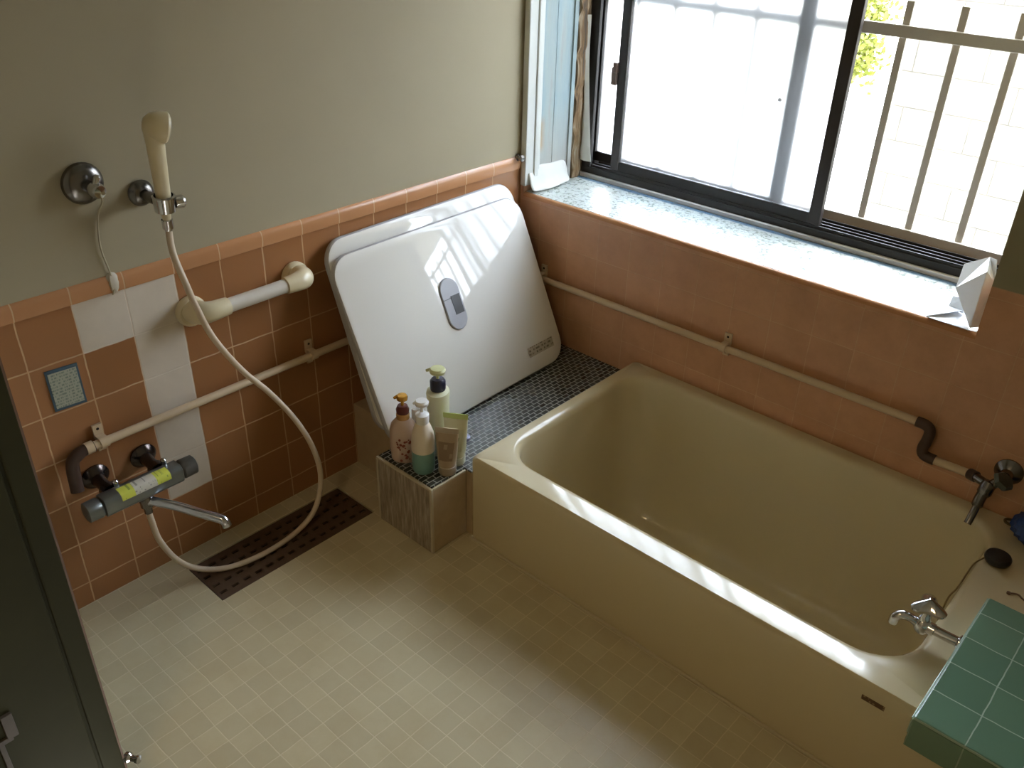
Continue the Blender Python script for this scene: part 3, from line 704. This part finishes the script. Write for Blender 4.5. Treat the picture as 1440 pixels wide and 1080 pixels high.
# ------------------------------------------------------------------ shower bracket, handset, hose
sb = thing('shower_bracket', 'chrome wall bracket holding the hand shower', 'bracket', (0,-1.150,.912))
by = -1.150
MB().lathe([(0,0),(.026,0),(.027,.004),(.022,.014),(.014,.02),(0,.02)], (0,-1.150,.905), (1,0,0), seg=28).build('flange', m_chromed, sb)
mb = MB(); mb.tube([(.015,-1.150,.905),(.045,-1.150,.905),(.062,-1.149,.905)], .011, 16); mb.build('arm', m_chromed, sb)
mb = MB(); hc = V((.088,-1.146,.905)); ax = V((.12,-.03,1)).normalized()
mb.lathe([(.0165,-.016),(.0205,-.016),(.0225,.014),(.0185,.016),(.0150,-.016)], hc, ax, seg=24); mb.lathe([(0,0),(.012,0),(.013,.004),(.013,.014),(.009,.018),(0,.018)], hc+V((.006,.020,-.002)), (.3,1,0), seg=20); mb.build('socket', m_chrome, sb)
hs = thing('hand_shower', 'ivory hand shower head standing upright in its chrome bracket', 'shower head', hc)
mb = MB(); mb.lathe([(0,-.034),(.0085,-.034),(.0095,-.020),(.0130,-.018),(.0142,.018),(.0150,.05),(.0165,.10),(.018,.135),(.0195,.150),(0,.152)], hc, ax, seg=26); mb.build('handle', m_ivory, hs)
top = hc + ax*.150; fn = V((.30,.85,-.25)).normalized()
mb = MB(); mb.lathe([(0,-.030),(.012,-.028),(.021,-.020),(.0265,-.008),(.029,.004),(.0295,.012),(.026,.016),(0,.0165)], top + fn*.011 + V((0,0,.004)), fn, seg=30); hd = mb.build('spray_head', m_ivory, hs)
mb = MB(); mb.lathe([(0,.0166),(.022,.0166),(.021,.0185),(0,.019)], top + fn*.011 + V((0,0,.004)), fn, seg=30); mb.build('spray_plate', plain('grey_spray_plate', (.42,.38,.28), .4), hd)
mb = MB(); mb.lathe([(0,-.062),(.0070,-.062),(.0080,-.055),(.0110,-.054),(.0110,-.036),(.0086,-.0345),(0,-.0345)], hc, ax, seg=20); mb.build('hose_nut', m_chrome, hs)
H = [tuple(hc - ax*.058), (.092,-1.149,.80), (.115,-1.145,.74), (.12,-1.135,.69), (.125,-1.111,.609), (.13,-1.06,.512), (.135,-1.001,.428), (.135,-.944,.33), (.135,-.903,.227),
     (.135,-.890,.129), (.137,-.919,.045), (.142,-.987,.010), (.150,-1.087,.0085), (.132,-1.174,.0095), (.112,-1.235,.033), (.103,-1.277,.08), (.097,-1.305,.153), (.092,-1.311,.215), (.09,-1.312,.238)]
mb = MB(); mb.tube(spline(H, 8), .0068, 12)
tag(mb.build('shower_hose', m_hose, origin=(.135,-1.0,.01)), 'off-white shower hose looping from handset down to the mixer', 'hose')

# ------------------------------------------------------------------ thermostatic mixer
mx = thing('shower_mixer', 'grey thermostatic shower mixer with yellow and white sticker', 'mixer tap', (.09,-1.31,.31))
mzc = V((.092,-1.312,.306))
def bodyloop(y, hx, hz, r=.012): return [(mzc.x + a, y, mzc.z + b) for a, b in rrect(0, 0, hx, hz, r, 5)]
mb = MB(); mb.loft([bodyloop(-1.405,.019,.019), bodyloop(-1.403,.022,.022), bodyloop(-1.228,.022,.022), bodyloop(-1.226,.019,.019)]); mb.build('body', m_body, mx)
mb = MB(); mb.loft([bodyloop(-1.4392,.017,.017,.016), bodyloop(-1.437,.021,.0205,.017), bodyloop(-1.410,.0215,.021,.017), bodyloop(-1.4055,.018,.018,.014)]); mb.build('temperature_knob', m_body, mx)
mb = MB(); mb.loft([bodyloop(-1.2255,.018,.018,.014), bodyloop(-1.221,.0215,.021,.017), bodyloop(-1.192,.021,.0205,.017), bodyloop(-1.189,.017,.017,.016)]); mb.build('flow_knob', plain('dark_flow_knob', (.12,.12,.11), .3, metal=.5), mx)
for yy in (-1.372, -1.262):
    mb = MB(); mb.lathe([(0,0),(.030,0),(.0305,.004),(.024,.012),(.016,.016),(.0135,.03),(.0135,.052),(.018,.053),(.018,.068),(0,.068)], (.0005,yy,.320), (1,0,-.12), seg=26); mb.build('wall_leg', plain('dark_tarnished_chrome', (.085,.07,.065), .22, metal=.9), mx)
for yy in (-1.372, -1.262):
    mb = MB(); mb.lathe([(0,0),(.006,0),(.0065,.010),(.004,.013),(0,.0135)], (.075,yy+.012,.328), (0,0,1), seg=14); mb.build('check_screw', m_chrome, mx)
# stickers on the upper front face
up = V((.55,0,.835)).normalized()
def patch(y0, y1, mat_, nm):
    L = []
    for a in (18, 32, 46, 60, 74): pass
    pts = [(.0222,.004),(.0222,.010),(.0195,.0178),(.0178,.0195),(.010,.0222),(-.004,.0222)]
    mb = MB(); n_ = len(pts); vs = [(mzc.x+a+.0004, y0, mzc.z+b+.0004) for a, b in pts] + [(mzc.x+a+.0004, y1, mzc.z+b+.0004) for a, b in pts]
    vs += [(x-.0006, y_, z-.0006) for x, y_, z in vs]
    fs = [(i, i+1, n_+i+1, n_+i) for i in range(n_-1)] + [(2*n_+i, 3*n_+i, 3*n_+i+1, 2*n_+i+1) for i in range(n_-1)]
    mb.add(vs, fs); mb.build(nm, mat_, mx)
m_yst = label_mat('yellow_sticker', (.58,.60,.08), (.30,.36,.06), 120, 130, 'YZ', .58)
patch(-1.368,-1.338,m_yst,'yellow_sticker'); patch(-1.338,-1.288,label_mat('white_sticker', (.58,.55,.47), (.30,.28,.25), 150, 200, 'YZ', .56),'white_sticker'); patch(-1.288,-1.256,m_yst,'yellow_sticker')
mb = MB(); mb.lathe([(0,0),(.016,0),(.017,-.010),(.014,-.020),(.014,-.030),(0,-.030)], (.092,-1.312,.285), (0,0,1), seg=24); mb.lathe([(0,0),(.009,0),(.009,-.020),(0,-.020)], (.091,-1.312,.256), (0,0,1), seg=18); mb.build('outlet', m_chromed, mx)
mb = MB(); mb.tube(spline([(.096,-1.308,.270),(.115,-1.297,.269),(.15,-1.272,.262),(.19,-1.246,.252),(.224,-1.222,.243),(.236,-1.214,.238),(.240,-1.211,.224)], 5), [.0125]*3+[.0105]*28, 16); mb.build('spout', plain('blue_grey_chrome', (.55,.57,.64), .18, metal=1), mx)

# ------------------------------------------------------------------ notice on the tile
nt_ = thing('notice', 'small blue-framed notice stuck on the pink tile', 'notice', (.0,-1.382,.55))
# slightly tilted board
a = V((0,.0325,-.0015)); bb = V((0,-.0005,.0465))
MB().obox((.0015,-1.382,.5495), (.0012,0,0), a, bb).build('frame', plain('teal_blue_frame', (.045,.085,.12), .5), nt_, smooth=False)
MB().obox((.0030,-1.382,.5490), (.0006,0,0), a*.87, bb*.86).build('paper', label_mat('notice_print', (.33,.34,.27), (.17,.20,.16), 190, 150, 'YZ', .50), nt_, smooth=False)

# ------------------------------------------------------------------ milky plastic pieces on the sill
Z = ZS + .001
cu = thing('plastic_carton', 'cut open milky plastic carton standing in the right sill corner', 'carton', (1.285,.05,Z))
def sheet(name, polys, mat_, parent, th=.0015):
    mb = MB()
    for p in polys: mb.add(p, [tuple(range(len(p)))])
    o = mb.build(name, mat_, parent, smooth=False)
    s = o.modifiers.new('sol', 'SOLIDIFY'); s.thickness = th; s.offset = 0
    return o
D, E2 = (1.293,.014,Z+.002), (1.309,.030,Z+.004); A, B = (1.284,.052,.766), (1.230,.068,.707)
Bk, Tk, Tr, Rr = (1.232,.105,.690), (1.222,.112,.748), (1.268,.112,.778), (1.302,.075,.735)
Tr2 = (1.286,.095,.782); M2 = (1.262,.062,.675)
sheet('front_panel', [[D, E2, Rr, A], [D, A, B, M2]], m_milky, cu)
sheet('rear_panel', [[B, A, Tr, Tk], [B, Tk, Bk]], m_milky, cu)
sheet('side_panel', [[A, Rr, Tr2, Tr], [Rr, E2, (1.305,.10,Z+.004), Tr2]], m_milky, cu)
fs_ = thing('plastic_sheet', 'folded milky plastic sheet lying flat before the carton', 'plastic sheet', (1.25,.04,Z))
sheet('flat_fold', [[(1.203,.004,Z+.001),(1.296,.003,Z+.001),(1.262,.062,Z+.006),(1.222,.088,Z+.004)]], m_milky, fs_)
sheet('raised_fold', [[(1.222,.088,Z+.004),(1.262,.062,Z+.008),(1.252,.070,.688),(1.224,.090,.678)],[(1.203,.004,Z+.003),(1.232,.030,Z+.010),(1.258,.058,Z+.016),(1.222,.086,Z+.006)]], m_milky, fs_)

# small dark screw fitting on the end of the tile cap
mb = MB(); mb.lathe([(0,0),(.010,0),(.011,.004),(.008,.008),(.005,.010),(.005,.016),(.009,.017),(.009,.024),(0,.026)], (-.0,-.018,.752), (1,-.2,.1), seg=20)
tag(mb.build('wall_hook', m_chromed, origin=(0,-.018,.752)), 'small dark metal stud at the window end of the tile cap', 'stud')

# ------------------------------------------------------------------ light
w = bpy.data.worlds.new('World'); sc.world = w; w.use_nodes = True
bg = w.node_tree.nodes['Background']
WN = w.node_tree
tc = N(WN, 'ShaderNodeTexCoord'); sp_ = N(WN, 'ShaderNodeSeparateXYZ'); WN.links.new(tc.outputs['Generated'], sp_.inputs[0])
rp = ramp(WN, sp_.outputs[2], [(0,(.30,.30,.29)),(.20,(.38,.40,.42)),(.40,(.84,.95,1.09)),(1,(.86,.98,1.12))])
WN.links.new(rp, bg.inputs['Color']); bg.inputs['Strength'].default_value = 30.0
sun = bpy.data.lights.new('sun', 'SUN'); sun.energy = 3; sun.angle = .02; sun.color = (1,.95,.86)
so = bpy.data.objects.new('sun', sun); COL.objects.link(so); so.rotation_euler = (math.radians(38), math.radians(-18), 0)
# portal that guides the sky light through the window opening
pl = bpy.data.lights.new('window_portal', 'AREA'); pl.shape = 'RECTANGLE'; pl.size = X1-X0; pl.size_y = ZT-ZS
po = bpy.data.objects.new('window_portal', pl); COL.objects.link(po); po.location = ((X0+X1)/2,.35,(ZS+ZT)/2); po.rotation_euler = (math.radians(-90),0,0)
pl.cycles.is_portal = True
# warm fill light added behind the camera, not a lamp of the room
hl = bpy.data.lights.new('hall_fill', 'AREA'); hl.energy = 9; hl.size = .35; hl.color = (1,.74,.42)
ho = bpy.data.objects.new('hall_fill', hl); COL.objects.link(ho); ho.location = (1.2,-2.5,2.2)

# ------------------------------------------------------------------ camera
cam = bpy.data.cameras.new('camera'); cam.sensor_width = 36; cam.lens = 36*1241.04/1440; cam.clip_start = .02
co_ = bpy.data.objects.new('camera', cam); COL.objects.link(co_)
Rr_ = [[0.7371555610621789, 0.6753121070227306, 0.023563465441750198],[0.3586206776176839, -0.361431070370264, -0.8606734519874764],[-0.572706633783945, 0.6429005673348916, -0.5086118088880032]]
X = V(Rr_[0]); Y = -V(Rr_[1]); Zc = -V(Rr_[2])
M_ = Matrix(((X.x,Y.x,Zc.x),(X.y,Y.y,Zc.y),(X.z,Y.z,Zc.z))).to_4x4(); M_.translation = V((1.6991332,-1.9219312,1.4915056)); co_.matrix_world = M_
sc.camera = co_
sc.view_settings.view_transform = 'Standard'; sc.view_settings.look = 'None'; sc.view_settings.gamma = 1; sc.view_settings.use_curve_mapping = False
sc.view_settings.exposure = -0.22
sc.cycles.use_denoising = True; sc.cycles.max_bounces = 12; sc.cycles.diffuse_bounces = 6; sc.cycles.transmission_bounces = 8; sc.cycles.glossy_bounces = 4
sc.cycles.caustics_reflective = False; sc.cycles.sample_clamp_indirect = 10
